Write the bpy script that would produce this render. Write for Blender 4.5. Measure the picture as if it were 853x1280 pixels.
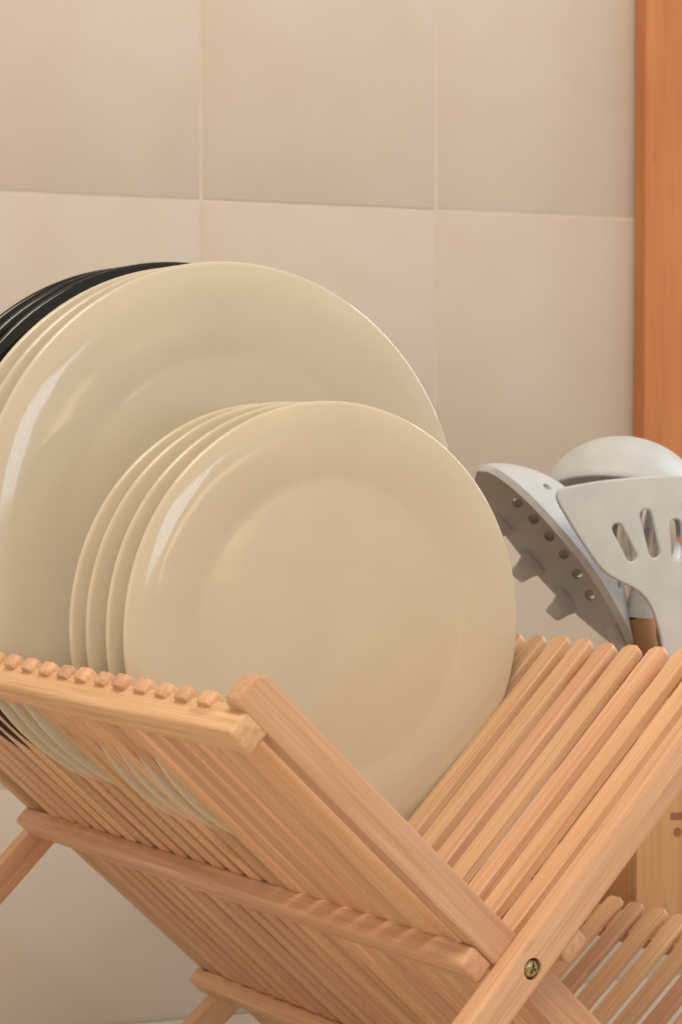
import bpy, bmesh, math, random
from mathutils import Vector, Matrix
random.seed(7)
for o in list(bpy.data.objects): bpy.data.objects.remove(o)
scene = bpy.context.scene
COL = scene.collection

# ------------------------------------------------------------------ camera
ZC = 0.165                                   # height of the rack's main pivot over the counter
YAW, PITCH, ROLL, FPX = 0.58981, -0.02556, 0.00124, 2702.75
CAM = Vector((-0.52166, -0.64625, 0.19701 + ZC))
FW = Vector((math.sin(YAW)*math.cos(PITCH), math.cos(YAW)*math.cos(PITCH), math.sin(PITCH)))
RT = Vector((math.cos(YAW), -math.sin(YAW), 0))
UP = RT.cross(FW)
RT, UP = (math.cos(ROLL)*RT + math.sin(ROLL)*UP), (-math.sin(ROLL)*RT + math.cos(ROLL)*UP)
cd = bpy.data.cameras.new('camera'); cam = bpy.data.objects.new('camera', cd); COL.objects.link(cam)
cd.sensor_fit = 'VERTICAL'; cd.sensor_height = 36; cd.lens = FPX/1280*36
cd.clip_start = 0.02; cd.clip_end = 50
cam.matrix_world = Matrix(((RT.x, UP.x, -FW.x, CAM.x), (RT.y, UP.y, -FW.y, CAM.y), (RT.z, UP.z, -FW.z, CAM.z), (0, 0, 0, 1)))
cd.dof.use_dof = True; cd.dof.focus_distance = 0.93; cd.dof.aperture_fstop = 22
scene.camera = cam
scene.render.resolution_x, scene.render.resolution_y = 682, 1024

def px(x, y, depth):
    """photo pixel at a known distance -> point"""
    return CAM + depth*(FW + RT*((x-426.5)/FPX) - UP*((y-640)/FPX))

# ------------------------------------------------------------------ light
world = bpy.data.worlds.new('World'); scene.world = world; world.use_nodes = True
bg = world.node_tree.nodes['Background']
bg.inputs[0].default_value = (1.0, 0.86, 0.71, 1); bg.inputs[1].default_value = 0.66

def area(name, loc, target, sx, sy, power, color):
    l = bpy.data.lights.new(name, 'AREA'); l.shape = 'RECTANGLE'; l.size = sx; l.size_y = sy
    l.energy = power; l.color = color
    o = bpy.data.objects.new(name, l); COL.objects.link(o); o.location = loc
    o.rotation_euler = (Vector(target)-Vector(loc)).to_track_quat('-Z', 'Y').to_euler()
    return o
area('ceiling_lamp', (-0.55, -0.62, 1.75), (0, .2, .2), .7, .7, 18, (1.0, .86, .68))
area('left_fill_light', (-1.75, -.55, .45), (-.05, .15, .2), .9, .8, 4.2, (1.0, .86, .70))  # added soft fill from the left, brightens the left panel's outer faces
for k in range(4):                                     # window behind the camera, four tall panes
    area('window_light', (.22+.085*k, -1.70+.035*k, .47), (0, .2, .25), .06, .34, .52, (.62, .80, 1.0))
area('side_window_light', (1.5, .05, 1.05), (.15, .2, .3), .5, .7, 10, (.74, .87, 1.0))
for k in range(5):                                     # row of small warm bulbs behind the camera
    t = k/4
    area('bulb', (.765-.11*t, -1.612-.057*t, .330-.088*t), (.05, .14, .25), .013, .11, .045, (1.0, .80, .52))
scene.view_settings.view_transform = 'Standard'; scene.view_settings.look = 'None'
scene.view_settings.exposure = -0.02; scene.view_settings.gamma = 1
scene.view_settings.use_curve_mapping = False

# ------------------------------------------------------------------ materials
def mat(name):
    m = bpy.data.materials.new(name); m.use_nodes = True
    nt = m.node_tree; b = nt.nodes['Principled BSDF']
    return m, nt, b
def node(nt, t, **kw):
    n = nt.nodes.new(t)
    for k, v in kw.items(): setattr(n, k, v)
    return n
def ramp(nt, src, stops):
    r = node(nt, 'ShaderNodeValToRGB'); e = r.color_ramp.elements
    e[0].position, e[0].color = stops[0][0], (*stops[0][1], 1)
    e[1].position, e[1].color = stops[-1][0], (*stops[-1][1], 1)
    for p, c in stops[1:-1]:
        q = e.new(p); q.color = (*c, 1)
    nt.links.new(src, r.inputs[0]); return r
def mixc(nt, a, b, fac, mode='MIX'):
    m = node(nt, 'ShaderNodeMix', data_type='RGBA', blend_type=mode)
    for s, v in ((0, fac), (6, a), (7, b)):
        if isinstance(v, bpy.types.NodeSocket): nt.links.new(v, m.inputs[s])
        elif isinstance(v, tuple): m.inputs[s].default_value = (*v, 1)
        else: m.inputs[s].default_value = v
    return m.outputs[2]

def wood(name, light, dark, red, rough=.48, grain=1.0, var=.5):
    """bamboo-like wood: the grain runs along the object's local X"""
    m, nt, b = mat(name); L = nt.links
    tc = node(nt, 'ShaderNodeTexCoord'); oi = node(nt, 'ShaderNodeObjectInfo')
    add = node(nt, 'ShaderNodeVectorMath', operation='ADD'); L.new(tc.outputs['Object'], add.inputs[0])
    sc = node(nt, 'ShaderNodeVectorMath', operation='SCALE'); sc.inputs[0].default_value = (7.3, 3.1, 5.7)
    L.new(oi.outputs['Random'], sc.inputs['Scale']); L.new(sc.outputs[0], add.inputs[1])
    def noise(scale, sxyz, detail=3):
        mp = node(nt, 'ShaderNodeMapping'); mp.inputs['Scale'].default_value = sxyz
        L.new(add.outputs[0], mp.inputs[0])
        n = node(nt, 'ShaderNodeTexNoise'); n.inputs['Scale'].default_value = scale; n.inputs['Detail'].default_value = detail
        L.new(mp.outputs[0], n.inputs[0]); return n
    fine = noise(1.0, (18, 1500, 1500), 2)            # fibres
    mid = noise(1.0, (9, 330, 330), 3)                # strips
    big = noise(1.0, (9, 60, 60), 2)                  # tone drift
    c = ramp(nt, big.outputs[0], [(.3, light), (.72, dark)]).outputs[0]
    st = ramp(nt, mid.outputs[0], [(.46, (0, 0, 0)), (.68, (1, 1, 1))])
    c = mixc(nt, c, red, 0.0)
    mx = c.node; mul = node(nt, 'ShaderNodeMath', operation='MULTIPLY'); mul.inputs[1].default_value = .62*grain
    L.new(st.outputs[0], mul.inputs[0]); L.new(mul.outputs[0], mx.inputs[0])
    ff = ramp(nt, fine.outputs[0], [(.38, (.80, .76, .72)), (.60, (1, 1, 1))])
    c = mixc(nt, c, ff.outputs[0], .65*grain, 'MULTIPLY')
    # bamboo knuckles: sparse short darker flecks across the strip
    kn = noise(1.0, (38, 95, 95), 1)
    kr = ramp(nt, kn.outputs[0], [(.70, (0, 0, 0)), (.80, (1, 1, 1))])
    km = node(nt, 'ShaderNodeMath', operation='MULTIPLY'); km.inputs[1].default_value = .42
    L.new(kr.outputs[0], km.inputs[0]); c = mixc(nt, c, tuple(x*.55 for x in red), km.outputs[0])
    # each piece has its own tone
    hs = node(nt, 'ShaderNodeHueSaturation')
    mr = node(nt, 'ShaderNodeMapRange'); mr.inputs['To Min'].default_value = 1-.26*var; mr.inputs['To Max'].default_value = 1+.16*var
    L.new(oi.outputs['Random'], mr.inputs[0]); L.new(mr.outputs[0], hs.inputs['Value'])
    fr = node(nt, 'ShaderNodeMath', operation='FRACT'); m7 = node(nt, 'ShaderNodeMath', operation='MULTIPLY'); m7.inputs[1].default_value = 7.77
    L.new(oi.outputs['Random'], m7.inputs[0]); L.new(m7.outputs[0], fr.inputs[0])
    mh = node(nt, 'ShaderNodeMapRange'); mh.inputs['To Min'].default_value = .5-.014*var; mh.inputs['To Max'].default_value = .5+.012*var
    L.new(fr.outputs[0], mh.inputs[0]); L.new(mh.outputs[0], hs.inputs['Hue'])
    L.new(c, hs.inputs['Color']); L.new(hs.outputs[0], b.inputs['Base Color'])
    rr = node(nt, 'ShaderNodeMapRange'); rr.inputs['To Min'].default_value = rough-.08; rr.inputs['To Max'].default_value = rough+.14
    L.new(mid.outputs[0], rr.inputs[0]); L.new(rr.outputs[0], b.inputs['Roughness'])
    bp = node(nt, 'ShaderNodeBump'); bp.inputs['Strength'].default_value = .10; bp.inputs['Distance'].default_value = .0006
    L.new(fine.outputs[0], bp.inputs['Height']); L.new(bp.outputs[0], b.inputs['Normal'])
    b.inputs['Specular IOR Level'].default_value = .4
    return m
M_BAMBOO = wood('bamboo', (.755, .490, .300), (.69, .415, .240), (.58, .310, .165), var=.6)
M_HOLDER = wood('pale_bamboo', (.66, .40, .20), (.60, .34, .16), (.55, .29, .13), grain=.6, var=.1)
M_HANDLE = wood('beech', (.47, .24, .11), (.40, .19, .08), (.34, .15, .06), grain=.7, var=.4)
M_PANEL = wood('stained_wood', (.60, .24, .085), (.53, .19, .070), (.46, .15, .055), rough=.5, grain=.55, var=.1)

def ceramic(name, col, rough, speck=.03):
    m, nt, b = mat(name); L = nt.links
    tc = node(nt, 'ShaderNodeTexCoord')
    n = node(nt, 'ShaderNodeTexNoise'); n.inputs['Scale'].default_value = 22; n.inputs['Detail'].default_value = 4
    L.new(tc.outputs['Object'], n.inputs[0])
    r = ramp(nt, n.outputs[0], [(.3, tuple(x*(1-speck) for x in col)), (.7, tuple(min(1, x*(1+speck)) for x in col))])
    L.new(r.outputs[0], b.inputs['Base Color'])
    mr = node(nt, 'ShaderNodeMapRange'); mr.inputs['To Min'].default_value = rough*.8; mr.inputs['To Max'].default_value = rough*1.3
    L.new(n.outputs[0], mr.inputs[0]); L.new(mr.outputs[0], b.inputs['Roughness'])
    # gentle waviness of the glaze
    n2 = node(nt, 'ShaderNodeTexNoise'); n2.inputs['Scale'].default_value = 30; n2.inputs['Detail'].default_value = 1
    L.new(tc.outputs['Object'], n2.inputs[0])
    bp = node(nt, 'ShaderNodeBump'); bp.inputs['Strength'].default_value = .16; bp.inputs['Distance'].default_value = .002
    L.new(n2.outputs[0], bp.inputs['Height']); L.new(bp.outputs[0], b.inputs['Normal'])
    return m
M_CREAM = ceramic('cream_glaze', (.61, .535, .405), .09)
M_IVORY = ceramic('ivory_glaze', (.595, .54, .42), .09)
M_BLACK = ceramic('black_glaze', (.008, .008, .008), .08)

def silicone(name, col):
    m, nt, b = mat(name); L = nt.links
    tc = node(nt, 'ShaderNodeTexCoord')
    n = node(nt, 'ShaderNodeTexNoise'); n.inputs['Scale'].default_value = 60; n.inputs['Detail'].default_value = 5
    L.new(tc.outputs['Object'], n.inputs[0])
    r = ramp(nt, n.outputs[0], [(.3, tuple(x*.93 for x in col)), (.7, tuple(x*1.05 for x in col))])
    L.new(r.outputs[0], b.inputs['Base Color']); b.inputs['Roughness'].default_value = .5
    return m
M_SIL = silicone('grey_silicone', (.57, .59, .605))
M_SILW = silicone('beige_silicone', (.56, .49, .40))

def tilemat():
    m, nt, b = mat('tile_glaze'); L = nt.links
    tc = node(nt, 'ShaderNodeTexCoord'); oi = node(nt, 'ShaderNodeObjectInfo')
    add = node(nt, 'ShaderNodeVectorMath', operation='ADD'); L.new(tc.outputs['Object'], add.inputs[0])
    L.new(oi.outputs['Random'], add.inputs[1])
    n = node(nt, 'ShaderNodeTexNoise'); n.inputs['Scale'].default_value = 14; n.inputs['Detail'].default_value = 7; n.inputs['Distortion'].default_value = .6
    L.new(add.outputs[0], n.inputs[0])
    r = ramp(nt, n.outputs[0], [(.30, (.580, .512, .440)), (.5, (.597, .532, .462)), (.7, (.608, .552, .488))])
    L.new(r.outputs[0], b.inputs['Base Color']); b.inputs['Roughness'].default_value = .55
    b.inputs['Specular IOR Level'].default_value = .3
    bp = node(nt, 'ShaderNodeBump'); bp.inputs['Strength'].default_value = .15; bp.inputs['Distance'].default_value = .001
    n2 = node(nt, 'ShaderNodeTexNoise'); n2.inputs['Scale'].default_value = 55; n2.inputs['Detail'].default_value = 4
    L.new(add.outputs[0], n2.inputs[0]); L.new(n2.outputs[0], bp.inputs['Height']); L.new(bp.outputs[0], b.inputs['Normal'])
    return m
M_TILE = tilemat()
M_GROUT = silicone('grout', (.64, .575, .485)); M_GROUT.node_tree.nodes['Principled BSDF'].inputs['Roughness'].default_value = .9
M_COUNTER = silicone('countertop_stone', (.60, .52, .42)); M_COUNTER.node_tree.nodes['Principled BSDF'].inputs['Roughness'].default_value = .35
def metal():
    m, nt, b = mat('brass_screw'); L = nt.links
    n = node(nt, 'ShaderNodeTexNoise'); n.inputs['Scale'].default_value = 900
    tc = node(nt, 'ShaderNodeTexCoord'); L.new(tc.outputs['Object'], n.inputs[0])
    r = ramp(nt, n.outputs[0], [(.35, (.30, .24, .11)), (.65, (.55, .48, .27))])
    L.new(r.outputs[0], b.inputs['Base Color']); b.inputs['Metallic'].default_value = 1; b.inputs['Roughness'].default_value = .32
    return m
M_METAL = metal()
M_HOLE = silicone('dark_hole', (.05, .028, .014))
M_MARK = silicone('burnt_engraving', (.30, .12, .055))

# ------------------------------------------------------------------ helpers
def link(name, me, m, parent=None, mw=None, smooth=False):
    o = bpy.data.objects.new(name, me); COL.objects.link(o)
    if m and not me.materials: me.materials.append(m)
    if smooth:
        for p in me.polygons: p.use_smooth = True
    set_parent(o, parent, mw); return o
def set_parent(o, parent, mw=None):
    mw = mw or Matrix.Identity(4)
    if parent:
        o.parent = parent; o.matrix_parent_inverse = Matrix.Identity(4)
        o.matrix_basis = WM[parent.name].inverted() @ mw
    else: o.matrix_basis = mw
    WM[o.name] = mw.copy()
WM = {}
def tag(o, label=None, cat=None, group=None, kind=None):
    for k, v in (('label', label), ('category', cat), ('group', group), ('kind', kind)):
        if v: o[k] = v
    return o
def thing(name, label, cat, loc, group=None, rot=None):
    o = bpy.data.objects.new(name, None); COL.objects.link(o); o.empty_display_size = .02
    set_parent(o, None, Matrix.Translation(loc) @ (rot or Matrix.Identity(4)))
    return tag(o, label, cat, group)
def from_bm(bm, name):
    bmesh.ops.recalc_face_normals(bm, faces=bm.faces)
    me = bpy.data.meshes.new(name); bm.to_mesh(me); bm.free(); return me
def prism(poly, axis, h0, h1, bevel=0, seg=1, name='piece'):
    """poly: list of 2-D points, extruded along axis between h0 and h1"""
    bm = bmesh.new()
    def P(q, h): return {'x': (h, q[0], q[1]), 'y': (q[0], h, q[1]), 'z': (q[0], q[1], h)}[axis]
    a = [bm.verts.new(P(q, h0)) for q in poly]; b = [bm.verts.new(P(q, h1)) for q in poly]
    n = len(poly); bm.faces.new(a); bm.faces.new(b[::-1])
    for i in range(n): bm.faces.new((a[i], b[i], b[(i+1) % n], a[(i+1) % n]))
    bmesh.ops.recalc_face_normals(bm, faces=bm.faces)
    if bevel: bmesh.ops.bevel(bm, geom=bm.edges[:], offset=bevel, segments=seg, affect='EDGES', profile=.5, clamp_overlap=True)
    return from_bm(bm, name)
def box(x0, x1, y0, y1, z0, z1, bevel=0, seg=1, name='piece'):
    return prism([(x0, y0), (x1, y0), (x1, y1), (x0, y1)], 'z', z0, z1, bevel, seg, name)
def frame(xa, ya, za, o):
    return Matrix(((xa[0], ya[0], za[0], o[0]), (xa[1], ya[1], za[1], o[1]), (xa[2], ya[2], za[2], o[2]), (0, 0, 0, 1)))
def bool_cut(me, cutters, name):
    """difference of a mesh with cutter meshes (same space)"""
    bm = bmesh.new()
    for c in cutters: bm.from_mesh(c)
    cme = bpy.data.meshes.new('cut'); bm.to_mesh(cme); bm.free()
    a = bpy.data.objects.new('a', me); b = bpy.data.objects.new('b', cme); COL.objects.link(a); COL.objects.link(b)
    md = a.modifiers.new('m', 'BOOLEAN'); md.operation = 'DIFFERENCE'; md.object = b; md.solver = 'EXACT'
    bpy.context.view_layer.update(); dg = bpy.context.evaluated_depsgraph_get()
    r = bpy.data.meshes.new_from_object(a.evaluated_get(dg)); r.name = name
    bpy.data.objects.remove(a); bpy.data.objects.remove(b); return r
def cyl(r, p0, p1, n=20, name='cyl'):
    return tube([Vector(p0), Vector(p1)], [r, r], n, name)
def tube(pts, rad, n=14, name='tube', flat=None):
    bm = bmesh.new(); rings = []; pts = [Vector(p) for p in pts]
    t0 = (pts[1]-pts[0]).normalized(); u = t0.orthogonal().normalized()
    for i, p in enumerate(pts):
        t = (pts[min(i+1, len(pts)-1)]-pts[max(i-1, 0)]).normalized()
        u = (u-t*u.dot(t)).normalized(); v = t.cross(u)
        rings.append([bm.verts.new(p+rad[i]*(math.cos(2*math.pi*k/n)*u+math.sin(2*math.pi*k/n)*v)) for k in range(n)])
    for a, b in zip(rings, rings[1:]):
        for k in range(n): bm.faces.new((a[k], a[(k+1) % n], b[(k+1) % n], b[k]))
    bm.faces.new(rings[0][::-1]); bm.faces.new(rings[-1])
    return from_bm(bm, name)
def smooth_by_angle(me, ang=40):
    for p in me.polygons: p.use_smooth = True
    me.set_sharp_from_angle(angle=math.radians(ang))

# ------------------------------------------------------------------ setting: counter and tiled wall
WN = Vector((math.sin(math.radians(14)), math.cos(math.radians(14)), 0))      # into the wall
WT = Vector((WN.y, -WN.x, 0))                                                # along the wall, to the right
WD = 1.338
W0 = Vector((CAM.x, CAM.y, 0)) + WN*WD
def on_wall(x, y):
    d = FW + RT*((x-426.5)/FPX) - UP*((y-640)/FPX)
    k = WD/d.dot(WN); h = CAM + d*k - W0
    return h.dot(WT), h.z
WMAT = frame(WT, WN, Vector((0, 0, 1)), W0)            # wall space: x right, y into the wall, z up
counter = link('countertop', box(-1.1, 1.3, -1.9, -.0024, -.04, 0, .0005, 1, 'countertop'), M_COUNTER, None, WMAT)
tag(counter, kind='structure')
wall = link('wall', box(-1.1, 1.3, -.0006, .12, -.06, 1.25, 0, 1, 'wall'), M_GROUT, None, WMAT)
tag(wall, kind='structure')
g1, g2 = on_wall(251, 200)[0], on_wall(545, 200)[0]
TW = g2-g1; zl = on_wall(400, 257)[1]; TH = .186; Z0 = zl-3*TH
GAP = .0022
tile_me = box(0, TW-GAP, 0, 0.0065, 0, TH-GAP, .0006, 2, 'tile'); smooth_by_angle(tile_me, 50)
tile_me.materials.append(M_TILE)
for j in range(0, 6):
    for i in range(-6, 6):
        dz = random.uniform(-.0003, .0003); dy = random.uniform(-.00015, .00015)
        link('tile', tile_me, None, wall, WMAT @ Matrix.Translation((g1+i*TW+GAP/2, -.001+dy, Z0+j*TH+GAP/2+dz)))

# upright stained board on the wall at the right
bx0 = on_wall(796, 300)[0]-.0035
pm = frame((0, 0, 1), -WN, WT, W0)                    # local X up the board
pm = frame(Vector((0, 0, 1)), WN, Vector((0, 0, 1)).cross(WN), W0)
s = -1 if Vector((0, 0, 1)).cross(WN).dot(WT) < 0 else 1
za, zb = sorted((s*bx0, s*(bx0+.145)))
board = link('wooden_board', box(.150, 1.15, -.0195, -.0022, za, zb, .0012, 2, 'wooden_board'), M_PANEL, None, pm)
tag(board, 'orange stained wooden board fixed upright on the pale tiled wall', 'board')

# ------------------------------------------------------------------ dish rack
P_ = .01658; YA0 = .0388; YB0 = YA0+P_/2-P_
AN = math.radians(43.2); CN = math.radians(38.0)
YB_N, YB_F = (0, .0100), (.4067, .4167)              # outer arms (B), near and far
YA_N, YA_F = (.0102, .0202), (.3965, .4065)          # inner arms (A)
YC_N, YC_F = (.0204, .0304), (.3863, .3963)          # short arms (C)
lA = Vector((-math.cos(AN), 0, math.sin(AN))); nA = Vector((math.sin(AN), 0, math.cos(AN)))
lB = Vector((math.cos(AN), 0, math.sin(AN))); nB = Vector((-math.sin(AN), 0, math.cos(AN)))
lC = Vector((math.cos(CN), 0, math.sin(CN))); nC = Vector((-math.sin(CN), 0, math.cos(CN)))
OX = Vector((0, 0, ZC)); OC = OX - lA*.146
YV = Vector((0, 1, 0))
FA = frame(lA, -YV, nA, OX); FB = frame(lB, YV, nB, OX); FC = frame(lC, YV, nC, OC)
rack = thing('dish_rack', 'folding bamboo dish rack of crossed slatted panels on the counter', 'dish rack', (0, .208, 0))
OUT, INN = -.0068, .0084                              # arm section across the panel
SOUT, SINN = -.0050, -.0002
AOUT, AINN = -.0074, -.0016                           # slat section
def arm(F, flip, y0, y1, top, height, ang, hole=None):
    # foot cut level with the counter
    def foot(off): return -(height+off*math.cos(ang))/math.sin(ang)
    c = .0034
    poly = [(foot(OUT), OUT), (top-c*.6, OUT), (top, OUT+c*.6), (top, INN-c), (top-c, INN), (foot(INN), INN)]
    a, b = (-y1, -y0) if flip else (y0, y1)
    me = prism(poly, 'y', a, b, .0007, 2, 'arm')
    if hole is not None:
        me = bool_cut(me, [cyl(.0044, (hole, a-.002, 0), (hole, a+.0028, 0), 28)], 'arm')
    me.materials.clear(); smooth_by_angle(me, 35)
    return link('arm', me, M_BAMBOO, rack, F)
arm(FA, True, *YA_N, .1675, ZC, AN); arm(FA, True, *YA_F, .1675, ZC, AN)
near_B = arm(FB, False, *YB_N, .1675, ZC, AN, hole=0.0); arm(FB, False, *YB_F, .1675, ZC, AN)
arm(FC, False, *YC_N, .123, OC.z, CN); arm(FC, False, *YC_F, .123, OC.z, CN)

def slat_mesh(x0, x1, w, t0, t1, c=.0026):
    poly = [(x0, -w/2), (x1-c, -w/2), (x1, -w/2+c), (x1, w/2-c), (x1-c, w/2), (x0, w/2)]
    me = prism(poly, 'z', t0, t1, .0005, 1, 'slat'); smooth_by_angle(me, 35)
    me.materials.append(M_BAMBOO); return me
SW = .0104
sA = slat_mesh(-.150, .1650, .0098, AOUT, AINN, .0016); sB = slat_mesh(.0100, .1665, SW, SOUT, SINN)
sC = slat_mesh(.008, .1215, .0104, SOUT, SOUT+.0036, .0018)
rnd = random.Random(3)
def jit(F, y, flip, top=.0012):
    dx = rnd.uniform(-top, top)*.6
    return F @ Matrix.Translation((dx, -y if flip else y, rnd.uniform(-.00015, .00015))) @ Matrix.Rotation(rnd.uniform(-.0012, .0012), 4, 'Z')
for i in range(21): link('slat', sA, None, rack, jit(FA, YA0+i*P_, True))
for i in range(22): link('slat', sB, None, rack, jit(FB, YB0+i*P_, False))
for i in range(0, 21): link('slat', sC, None, rack, jit(FC, YB0+.0055+i*P_, False))

def bar(F, flip, x0, x1, y0, y1, th=.0092, c=.0018, sink=0):
    a, b = (-y1, -y0) if flip else (y0, y1)
    # local X of the bar follows its length so the grain runs along it
    me = box(a, b, x0, x1, 0, th+sink, c, 3, 'crossbar'); smooth_by_angle(me, 30)
    o, m3 = F.translation, F.to_3x3()
    xa, ya, za = m3 @ Vector((0, 1, 0)), m3 @ Vector((1, 0, 0)), m3 @ Vector((0, 0, -1))
    return link('crossbar', me, M_BAMBOO, rack, frame(xa, ya, za, o + m3 @ Vector((0, 0, (AOUT if flip else SOUT)-.0001+sink))))
bar(FA, True, .1490, .1622, .0106, .4062, sink=.0036)
bar(FA, True, .0085, .0215, .0106, .4062, sink=.0008)
bar(FA, True, -.1365, -.1240, .0106, .4062)
bar(FB, False, .1490, .1615, .0006, .4160)
bar(FB, False, .0130, .0260, .0006, .4160)
bar(FC, False, .1035, .1180, .0208, .3960)
bar(FC, False, .0150, .0270, .0208, .3960)

# screw in its counterbore
sm = FB @ Matrix.Translation((0, .0012, 0)) @ Matrix.Rotation(math.radians(90), 4, 'X')      # local +Z towards -Y (viewer)
bm = bmesh.new(); prof = [(0, .0010), (.0016, .00096), (.0026, .0007), (.0033, .0003), (.0036, -.0003), (.0036, -.0012)]
rings = []
for r, z in prof:
    rings.append([bm.verts.new((r*math.cos(k*2*math.pi/32), r*math.sin(k*2*math.pi/32), z)) for k in range(32)] if r else None)
cv = bm.verts.new((0, 0, .0010))
for k in range(32): bm.faces.new((cv, rings[1][k], rings[1][(k+1) % 32]))
for a, b in zip(rings[1:], rings[2:]):
    for k in range(32): bm.faces.new((a[k], b[k], b[(k+1) % 32], a[(k+1) % 32]))
bm.faces.new(rings[-1])
hm = from_bm(bm, 'screw')
def crossbox(w, l): return [box(-l, l, -w, w, -.0003, .003), box(-w, w, -l, l, -.0003, .003)]
cm = []
for rotm in (Matrix.Rotation(math.radians(28), 4, 'Z'),):
    for c in crossbox(.00048, .0021): c.transform(rotm); cm.append(c)
hm = bool_cut(bool_cut(hm, [cm[0]], 's'), [cm[1]], 'screw'); hm.materials.clear(); smooth_by_angle(hm, 35)
screw = link('screw', hm, M_METAL, rack, sm); tag(screw, 'small brass cross-head screw sunk in the arm')
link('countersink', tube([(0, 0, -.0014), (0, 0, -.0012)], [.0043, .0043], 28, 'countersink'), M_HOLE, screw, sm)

# ------------------------------------------------------------------ plates
def plate_mesh(R, tilt, h, th, name):
    """profile (r, w): w grows away from the eating side, which looks along -w"""
    # slope of the eating side: flat well, tight bend, then a rim that flattens and turns back
    def slope(q):
        if q < .625: return 0
        if q < .69: return math.tan(math.radians(tilt))*(.5-.5*math.cos(math.pi*(q-.625)/.065))
        if q < .88: return math.tan(math.radians(tilt*(1-(q-.69)/.19)))
        return -math.tan(math.radians(15*(q-.88)/.12))
    qs = [.3, .55, .61, .620]+[.625+.004*i for i in range(17)]+[.70]+[.72+.02*i for i in range(14) if .72+.02*i < .985]
    fw = lambda q: sum(slope(q*(k+.5)/400) for k in range(400))*q/400*R
    mxw = max(fw(q) for q in qs); h = mxw
    pr = [(0, h)]+[(R*q, mxw-fw(q)) for q in qs]
    top = pr[-1]
    for i in range(1, 7):                               # rolled lip
        a = math.pi*i/6; pr.append((top[0]+(R-top[0])*math.sin(a), top[1]+.0015*(1-math.cos(a))))
    back = [(r, w+th) for r, w in pr[:-6][::-1] if r < R-.004]
    foot = R*.53
    out = []
    for r, w in back:
        out.append((r, w))
    out = [q for q in out if q[0] > foot+.004] + [(foot+.003, h+th+.0001), (foot+.002, h+th+.0022), (foot-.001, h+th+.0022), (foot-.002, h+th+.0002), (0, h+th)]
    pr += out
    bm = bmesh.new(); N = 128; rings = []
    for r, w in pr:
        if r == 0: rings.append([bm.verts.new((0, w, 0))])
        else: rings.append([bm.verts.new((r*math.cos(2*math.pi*i/N), w, r*math.sin(2*math.pi*i/N))) for i in range(N)])
    for a, b in zip(rings, rings[1:]):
        for i in range(N):
            j = (i+1) % N
            if len(a) == 1: bm.faces.new((a[0], b[i], b[j]))
            elif len(b) == 1: bm.faces.new((a[i], b[0], a[j]))
            else: bm.faces.new((a[i], b[i], b[j], a[j]))
    me = from_bm(bm, name)
    for p in me.polygons: p.use_smooth = True
    return me
small = plate_mesh(.0993, 9.0, .0085, .0031, 'small_plate'); small.materials.append(M_CREAM)
large = plate_mesh(.1283, 5.5, .0105, .0033, 'large_plate'); large.materials.append(M_IVORY)
dark = plate_mesh(.1283, 5.5, .0105, .0036, 'black_plate'); dark.materials.append(M_BLACK)
BODY = .0030                                           # middle of the rim body behind the rim plane
def put_plate(name, me, slot, zc, half, label, group, dy=0, dyaw=0, lean=0, dz=0, dxx=0):
    gap = YA0 + (6+slot)*P_ + P_/4
    yaw = -math.atan2(P_/4, half) + dyaw
    m = Matrix.Translation((dxx, gap-BODY+dy, ZC+zc+dz)) @ Matrix.Rotation(yaw, 4, 'Z') @ Matrix.Rotation(lean, 4, 'X') @ Matrix.Rotation(rnd.uniform(0, 6.28), 4, 'Y')
    o = link(name, me, None, None, m)
    return tag(o, label, 'plate', group)
gs, gl, gb = 'small cream plates in the rack', 'large ivory plates in the rack', 'black plates in the rack'
put_plate('small_plate', small, 0, .1222, .0725, 'small cream plate with its whole face showing, first of four small plates', gs)
put_plate('small_plate', small, 1, .1222, .0725, 'small cream plate directly behind the first, second of the four small plates', gs, dy=-.0007, dyaw=.004, lean=-.004)
put_plate('small_plate', small, 2, .1222, .0725, 'small cream plate third in the row of four small plates', gs, dy=.0006, dyaw=-.003, lean=.003, dz=.0004)
put_plate('small_plate', small, 3, .1222, .0725, 'last of four small cream plates, beside the empty slot before the large plates', gs, lean=-.003, dyaw=.002)
put_plate('large_plate', large, 5, .1600, .079, 'large ivory plate with its face showing, right behind the small plates', gl)
put_plate('large_plate', large, 6, .1600, .079, 'middle one of the three large ivory plates, only its rim showing', gl, lean=.003, dy=-.0004)
put_plate('large_plate', large, 7, .1600, .079, 'large ivory plate touching the black plates side, last of three', gl, dy=.0005, lean=-.003)
put_plate('black_plate', dark, 8, .1634, .079, 'glossy black plate next to the large ivory plates', gb)
put_plate('black_plate', dark, 9, .1634, .079, 'glossy black plate in the middle of the three black plates', gb)
put_plate('black_plate', dark, 10, .1634, .079, 'glossy black plate nearest the tiled wall, last of the rack', gb)

# ------------------------------------------------------------------ utensil holder
HC = Vector((.2215, .190, ZC-.044)); HW, HD, HH, HT = .100, .100, .122, .006
HM = frame(WT, WN, Vector((0, 0, 1)), HC)              # x right, y back, z up from the near left corner
holder = thing('utensil_holder', 'square pale bamboo utensil box set on the side of the dish rack', 'utensil holder', HC + WT*HW/2 + WN*HD/2)
def vert(me): return me
UPX = Matrix(((0, 0, 1, 0), (0, 1, 0, 0), (1, 0, 0, 0), (0, 0, 0, 1)))
def board_part(name, x0, x1, y0, y1, z0, z1):
    # local X of the board is vertical, so the grain runs up
    me = box(z0, z1, y0, y1, -x1, -x0, .0009, 2, name); smooth_by_angle(me, 35)
    F = HM @ Matrix(((0, 0, -1, 0), (0, 1, 0, 0), (1, 0, 0, 0), (0, 0, 0, 1)))
    return link(name, me, M_HOLDER, holder, F)
front = board_part('front_panel', 0, HW, 0, HT, .0005, HH)
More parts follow.
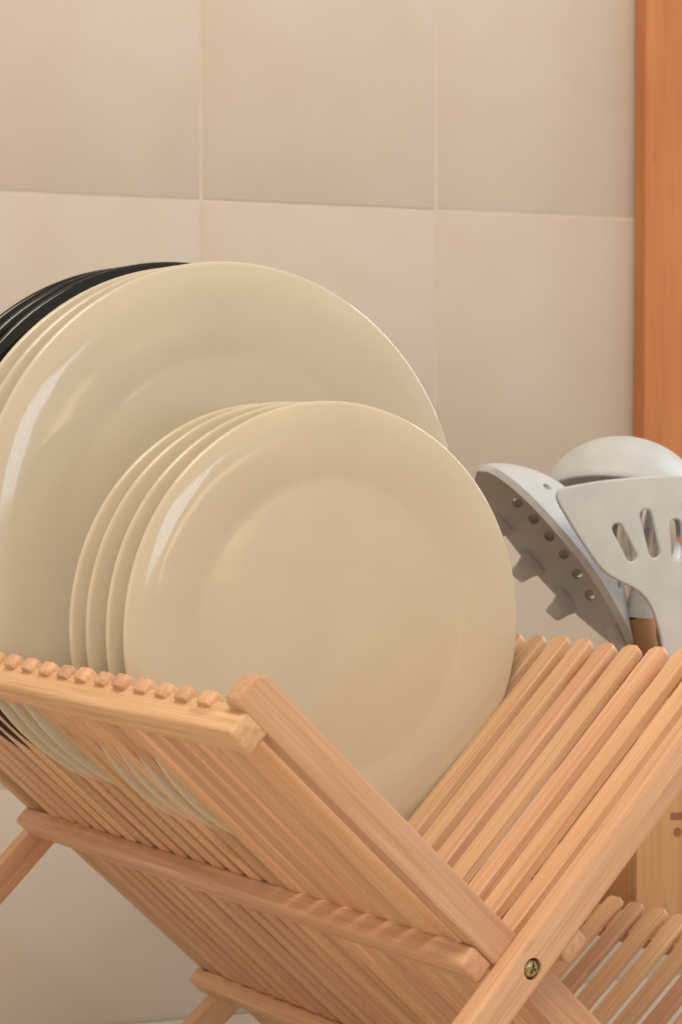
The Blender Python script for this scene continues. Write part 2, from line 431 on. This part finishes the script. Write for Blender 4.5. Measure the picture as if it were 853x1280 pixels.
board_part('back_panel', 0, HW, HD-HT, HD, .0005, HH)
board_part('side_panel', .0003, HT, HT+.0002, HD-HT-.0002, .0005, HH)
board_part('side_panel', HW-HT, HW-.0003, HT+.0002, HD-HT-.0002, .0005, HH)
board_part('bottom_panel', HT+.0002, HW-HT-.0002, HT+.0002, HD-HT-.0002, .001, .007)
# cleat by which the box hangs on the rack's lower tier
cl = box(-.036, -.0005, .040, .094, .0190, .0270, .0008, 2, 'hanging_cleat'); link('hanging_cleat', cl, M_HOLDER, holder, HM)
# burnt-in marks: a bar and a dot under it
def on_front(x, y):
    d = FW + RT*((x-426.5)/FPX) - UP*((y-640)/FPX); k = (HC-CAM).dot(WN)/d.dot(WN); h = CAM+d*k-HC
    return h.dot(WT), h.z
ax, az1 = on_front(838.5, 1016); _, az0 = on_front(840, 1025); dxm, dzm = on_front(847, 1040); r_ = (az1-az0)*.62
link('engraved_bar', box(ax, ax+.0125, -.0003, .0004, az0, az1, .0002, 1, 'engraved_bar'), M_MARK, front, HM)
link('engraved_dot', cyl(r_, (dxm, -.0003, dzm), (dxm, .0004, dzm), 24, 'engraved_dot'), M_MARK, front, HM)

# ------------------------------------------------------------------ utensils
gu = 'kitchen utensils in the holder'
def curve_plate(splines, ext, bev, name):
    cu = bpy.data.curves.new(name, 'CURVE'); cu.dimensions = '2D'; cu.fill_mode = 'BOTH'
    cu.extrude = ext; cu.bevel_depth = bev; cu.bevel_resolution = 3
    for pts in splines:
        s = cu.splines.new('POLY'); s.points.add(len(pts)-1); s.use_cyclic_u = True
        for q, p in zip(s.points, pts): q.co = (p[0], p[1], 0, 1)
    o = bpy.data.objects.new(name, cu); COL.objects.link(o); bpy.context.view_layer.update()
    me = bpy.data.meshes.new_from_object(o.evaluated_get(bpy.context.evaluated_depsgraph_get())); me.name = name
    bpy.data.objects.remove(o); me.materials.clear(); return me
def catmull(pts, n=8, closed=True):
    out = []; N = len(pts)
    rng = range(N if closed else N-1)
    for i in rng:
        g = (lambda k: pts[k % N]) if closed else (lambda k: pts[max(0, min(N-1, k))])
        p0, p1, p2, p3 = g(i-1), g(i), g(i+1), g(i+2)
        for j in range(n):
            t = j/n
            out.append(tuple(.5*(2*b+(c-a)*t+(2*a-5*b+4*c-d)*t*t+(3*b-a-3*c+d)*t**3) for a, b, c, d in zip(p0, p1, p2, p3)))
    if not closed: out.append(tuple(pts[-1]))
    return out
def handle(parent, p_low, p_col, r=.0066, collar=.016):
    """wooden handle from the holder's floor up to a silicone collar"""
    p_low, p_col = Vector(p_low), Vector(p_col); d = (p_col-p_low); L = d.length; d.normalize()
    z = d; x = z.orthogonal().normalized(); y = z.cross(x)
    F = frame(z, x, y, p_low)                          # local X along the handle
    n = 10; xs = [L*i/n for i in range(n+1)]
    me = tube([(0.0, 0, 0), (.002, 0, 0)] + [(v, 0, 0) for v in xs[1:]], [r*.7, r*.92] + [r*(1+.10*math.sin(math.pi*i/n)) for i in range(1, n+1)], 18, 'wooden_handle')
    smooth_by_angle(me, 50); link('wooden_handle', me, M_HANDLE, parent, F)

# --- slotted turner
TD = 1.13; sc = TD/FPX
def tl(x, y): return ((x-842)*sc, (640-y)*sc)          # pixels -> turner plane
half = [(842, 597.5), (800, 599), (752, 603.5), (716, 609.5), (701, 613), (696.5, 618), (698, 627), (712, 651), (732, 682), (752, 709), (772, 723), (796, 735), (812, 752), (822, 775), (829, 803), (832, 830), (836, 836)]
outl = [tl(*q) for q in half]; outl = outl + [(-x, y) for x, y in outl[::-1][:-1] if x < -.0001]
outl = catmull(outl, 5)
def slot(cx, y0, cx1, y1, r):
    a, b = Vector(tl(cx, y0)), Vector(tl(cx1, y1)); d = (b-a).normalized(); n_ = Vector((-d.y, d.x)); r *= sc
    pts = []
    for i in range(9): t = math.pi*i/8; pts.append(tuple(a+n_*r*math.cos(t)-d*r*math.sin(t)))
    for i in range(9): t = math.pi*i/8; pts.append(tuple(b-n_*r*math.cos(t)+d*r*math.sin(t)))
    return pts
slots = [slot(770, 661, 788, 695, 9.5), slot(806, 644, 817, 690, 10), slot(844, 656, 846, 693, 10), slot(882, 644, 872, 690, 10), slot(918, 661, 902, 695, 9.5)]
me = curve_plate([outl]+slots, .0011, .0012, 'turner_head'); smooth_by_angle(me, 50)
tw = px(842, 640, TD)
turner = thing('slotted_turner', 'flat grey silicone turner with long slots standing in the holder', 'turner', (.272, .210, HC.z+.0075), gu)
TF = frame(RT, UP, -FW, tw) @ Matrix.Rotation(math.radians(5), 4, 'Y')
link('head', me, M_SIL, turner, TF)
neck = px(842, 826, TD)
low = Vector((.272, .210, HC.z+.0078)); d_ = (neck-low)
me = tube([neck+Vector((0, 0, .003)), neck, neck-d_*.10, neck-d_*.22], [.0016, .0044, .0066, .0072], 16, 'collar'); smooth_by_angle(me, 50)
link('collar', me, M_SIL, turner)
handle(turner, low, neck-d_*.215)

# --- ladle
ladle = thing('ladle', 'grey silicone ladle, its round bowl turned face down above the turner', 'ladle', (.295, .243, HC.z+.0075), gu)
lb = px(779, 635, 1.225)
axis = (-UP*.92 - FW*.36 - RT*.19).normalized()        # the way the bowl opens
def cap_bowl(R, depth, th, name):
    bm = bmesh.new(); N = 64; pr = []
    for i in range(0, 17):
        a = math.pi/2*i/16; pr.append((R*math.sin(a), -depth*math.cos(a)))
    pr.append((R-th*.3, .0008)); pr.append((R-th*.8, .0006))
    for i in range(16, -1, -1):
        a = math.pi/2*i/16; pr.append(((R-th)*math.sin(a), -(depth-th)*math.cos(a)))
    rings = []
    for r, z in pr:
        rings.append([bm.verts.new((0, 0, z))] if r < 1e-6 else [bm.verts.new((r*math.cos(2*math.pi*k/N), r*math.sin(2*math.pi*k/N), z)) for k in range(N)])
    for a, b in zip(rings, rings[1:]):
        for k in range(N):
            j = (k+1) % N
            if len(a) == 1: bm.faces.new((a[0], b[k], b[j]))
            elif len(b) == 1: bm.faces.new((a[k], b[0], a[j]))
            else: bm.faces.new((a[k], b[k], b[j], a[j]))
    me = from_bm(bm, name)
    for p in me.polygons: p.use_smooth = True
    return me
xa = RT-axis*RT.dot(axis); xa.normalize()
LF = frame(xa, axis.cross(xa), axis, lb)
link('bowl', cap_bowl(.0462, .0395, .0024, 'bowl'), M_SIL, ladle, LF)
lc = px(836, 765, 1.195); ll = Vector((.295, .243, HC.z+.0078)); dl = (lc-ll)
rim = lb - UP*.006 + FW*.032 + RT*.012
pts = catmull([tuple(rim+UP*.006), tuple(rim-UP*.014+RT*.002), tuple(px(832, 690, 1.225)), tuple(lc+dl.normalized()*.010), tuple(lc-dl.normalized()*.008)], 6, False)
me = tube(pts, [.0120-.0050*(i/(len(pts)-1)) for i in range(len(pts))], 16, 'neck'); smooth_by_angle(me, 50)
link('neck', me, M_SIL, ladle)
handle(ladle, ll, lc-dl.normalized()*.007, .0070)

# --- pasta server: perforated oblong bowl with teeth on one long edge
server = thing('pasta_server', 'grey perforated pasta server with blunt teeth leaning towards the plates', 'pasta server', (.268, .243, HC.z+.0075), gu)
SD = 1.178
tip, root = px(597, 589, SD-.004), px(786, 818, SD)
ua = (root-tip); SL = ua.length; ua.normalize()
img_n = (RT*(-.78) - UP*.62)                           # square to the long axis, to lower left
wa = (img_n - ua*img_n.dot(ua)).normalized()
op = (wa*.965 - FW*.26).normalized()                    # where the bowl opens
op = (op-ua*op.dot(ua)).normalized(); va = ua.cross(op)   # across
if va.dot(FW) < 0: va = -va                            # +v = far edge
SF = frame(ua, va, op, (tip+root)/2) if ua.cross(va).dot(op) > 0 else frame(ua, -va, op, (tip+root)/2)
vs = 1 if ua.cross(va).dot(op) > 0 else -1
A_, B_, D_ = SL/2, .0360, .0300
def half_w(t): return max(0.0, 1-abs(t)**2.6)**.5*(1 if t < 0 else 1-.55*t**1.5)
def shell(th):
    bm = bmesh.new(); NU, NV = 40, 22; G = []
    for side in (0, 1):
        g = []
        for i in range(NU+1):
            t = -1+2*i/NU; t = max(-.9995, min(.9995, t)); hw = half_w(t)
            row = []
            for j in range(NV+1):
                s_ = -1+2*j/NV
                w = -D_*(hw**1.7)*(1-abs(s_)**2.3)
                p = Vector((t*A_, s_*B_*hw, w))
                if side: p += Vector((t*.25, s_*.6, -.8)).normalized()*th
                row.append(bm.verts.new(p))
            g.append(row)
        G.append(g)
    a, b = G
    for i in range(NU):
        for j in range(NV):
            bm.faces.new((a[i][j], a[i+1][j], a[i+1][j+1], a[i][j+1])); bm.faces.new((b[i][j+1], b[i+1][j+1], b[i+1][j], b[i][j]))
    for i in range(NU):
        for j in (0, NV): bm.faces.new((a[i][j], b[i][j], b[i+1][j], a[i+1][j]))
    for j in range(NV):
        for i in (0, NU): bm.faces.new((a[i][j], a[i][j+1], b[i][j+1], b[i][j]))
    return from_bm(bm, 'perforated_bowl')
me = shell(.0040)
cuts = []
for s_, n_, t0, t1 in ((.70, 6, -.55, .45), (-.70, 6, -.55, .45), (.30, 5, -.45, .35), (-.30, 5, -.45, .35)):
    for i in range(n_):
        t = t0+(t1-t0)*i/(n_-1); hw = half_w(t); x, y = t*A_, s_*B_*hw; w = -D_*(hw**1.7)*(1-abs(s_)**2.3)
        sl_ = 2.3*D_*(hw**1.7)*abs(s_)**1.3/(B_*hw)*(1 if s_ > 0 else -1)
        nn = Vector((0, -sl_, 1)).normalized()*.012; c0 = Vector((x, y, w))
        cuts.append(cyl(.0030, c0-nn*.27, c0+nn, 16) if s_*vs > 0 else cyl(.0024, c0-nn, c0-nn*.10, 16))
me = bool_cut(me, cuts, 'perforated_bowl'); me.materials.clear(); smooth_by_angle(me, 45)
link('perforated_bowl', me, M_SIL, server, SF)
for t in (-.50, -.06, .38):                       # teeth on the far edge
    y0 = vs*B_*half_w(t)*.93
    q0 = t*A_; poly = [(q0-.0090, -.004), (q0+.0090, -.004), (q0+.0060, .004), (q0+.0046, .0105), (q0-.0044, .0120), (q0-.0056, .004)]
    me = prism(poly, 'y', y0-.0018, y0+.0018, .0012, 2, 'tooth'); smooth_by_angle(me, 50)
    link('tooth', me, M_SIL, server, SF)
sl = Vector((.268, .243, HC.z+.0078)); sr = root-ua*.006; ds = (sl-sr)
pts = catmull([tuple(sr-ua*.012-op*.004), tuple(sr), tuple(sr+ds*.10), tuple(sr+ds*.24)], 6, False)
me = tube(pts, [.0045+.0026*i/(len(pts)-1) for i in range(len(pts))], 16, 'neck'); smooth_by_angle(me, 50)
link('neck', me, M_SIL, server); handle(server, sl, sr+ds*.235)

# --- whisk behind the turner
whisk = thing('whisk', 'beige silicone whisk behind the slotted turner', 'whisk', (.291, .220, HC.z+.0075), gu)
wt, wb = px(812, 625, 1.170), px(802, 741, 1.170); wd = wt-wb; wl = wd.length; wd.normalize()
wx = (RT-wd*RT.dot(wd)).normalized(); wy = wd.cross(wx)
for k in range(5):
    a = math.pi*k/5; e = wx*math.cos(a)+wy*math.sin(a); pts = []
    for i in range(25):
        t = i/24*2*math.pi-math.pi/2*0
        u = (1-math.cos(t))/2; pts.append(wb + wd*wl*u + e*.0180*math.sin(t)*(.62+.38*u))
    me = tube(pts, [.0011]*25, 8, 'wire'); smooth_by_angle(me, 60); link('wire', me, M_SILW, whisk)
wl_ = Vector((.291, .220, HC.z+.0078)); dw = (wb-wl_)
me = tube([wb+wd*.003, wb+wd*.001, wb-wd*.004, wb-wd*.0125, wb-wd*.0135], [.0045, .0062, .0070, .0074, .0070], 18, 'collar'); smooth_by_angle(me, 50); link('collar', me, M_SIL, whisk)
handle(whisk, wl_, wb-wd*.0130, .0066)
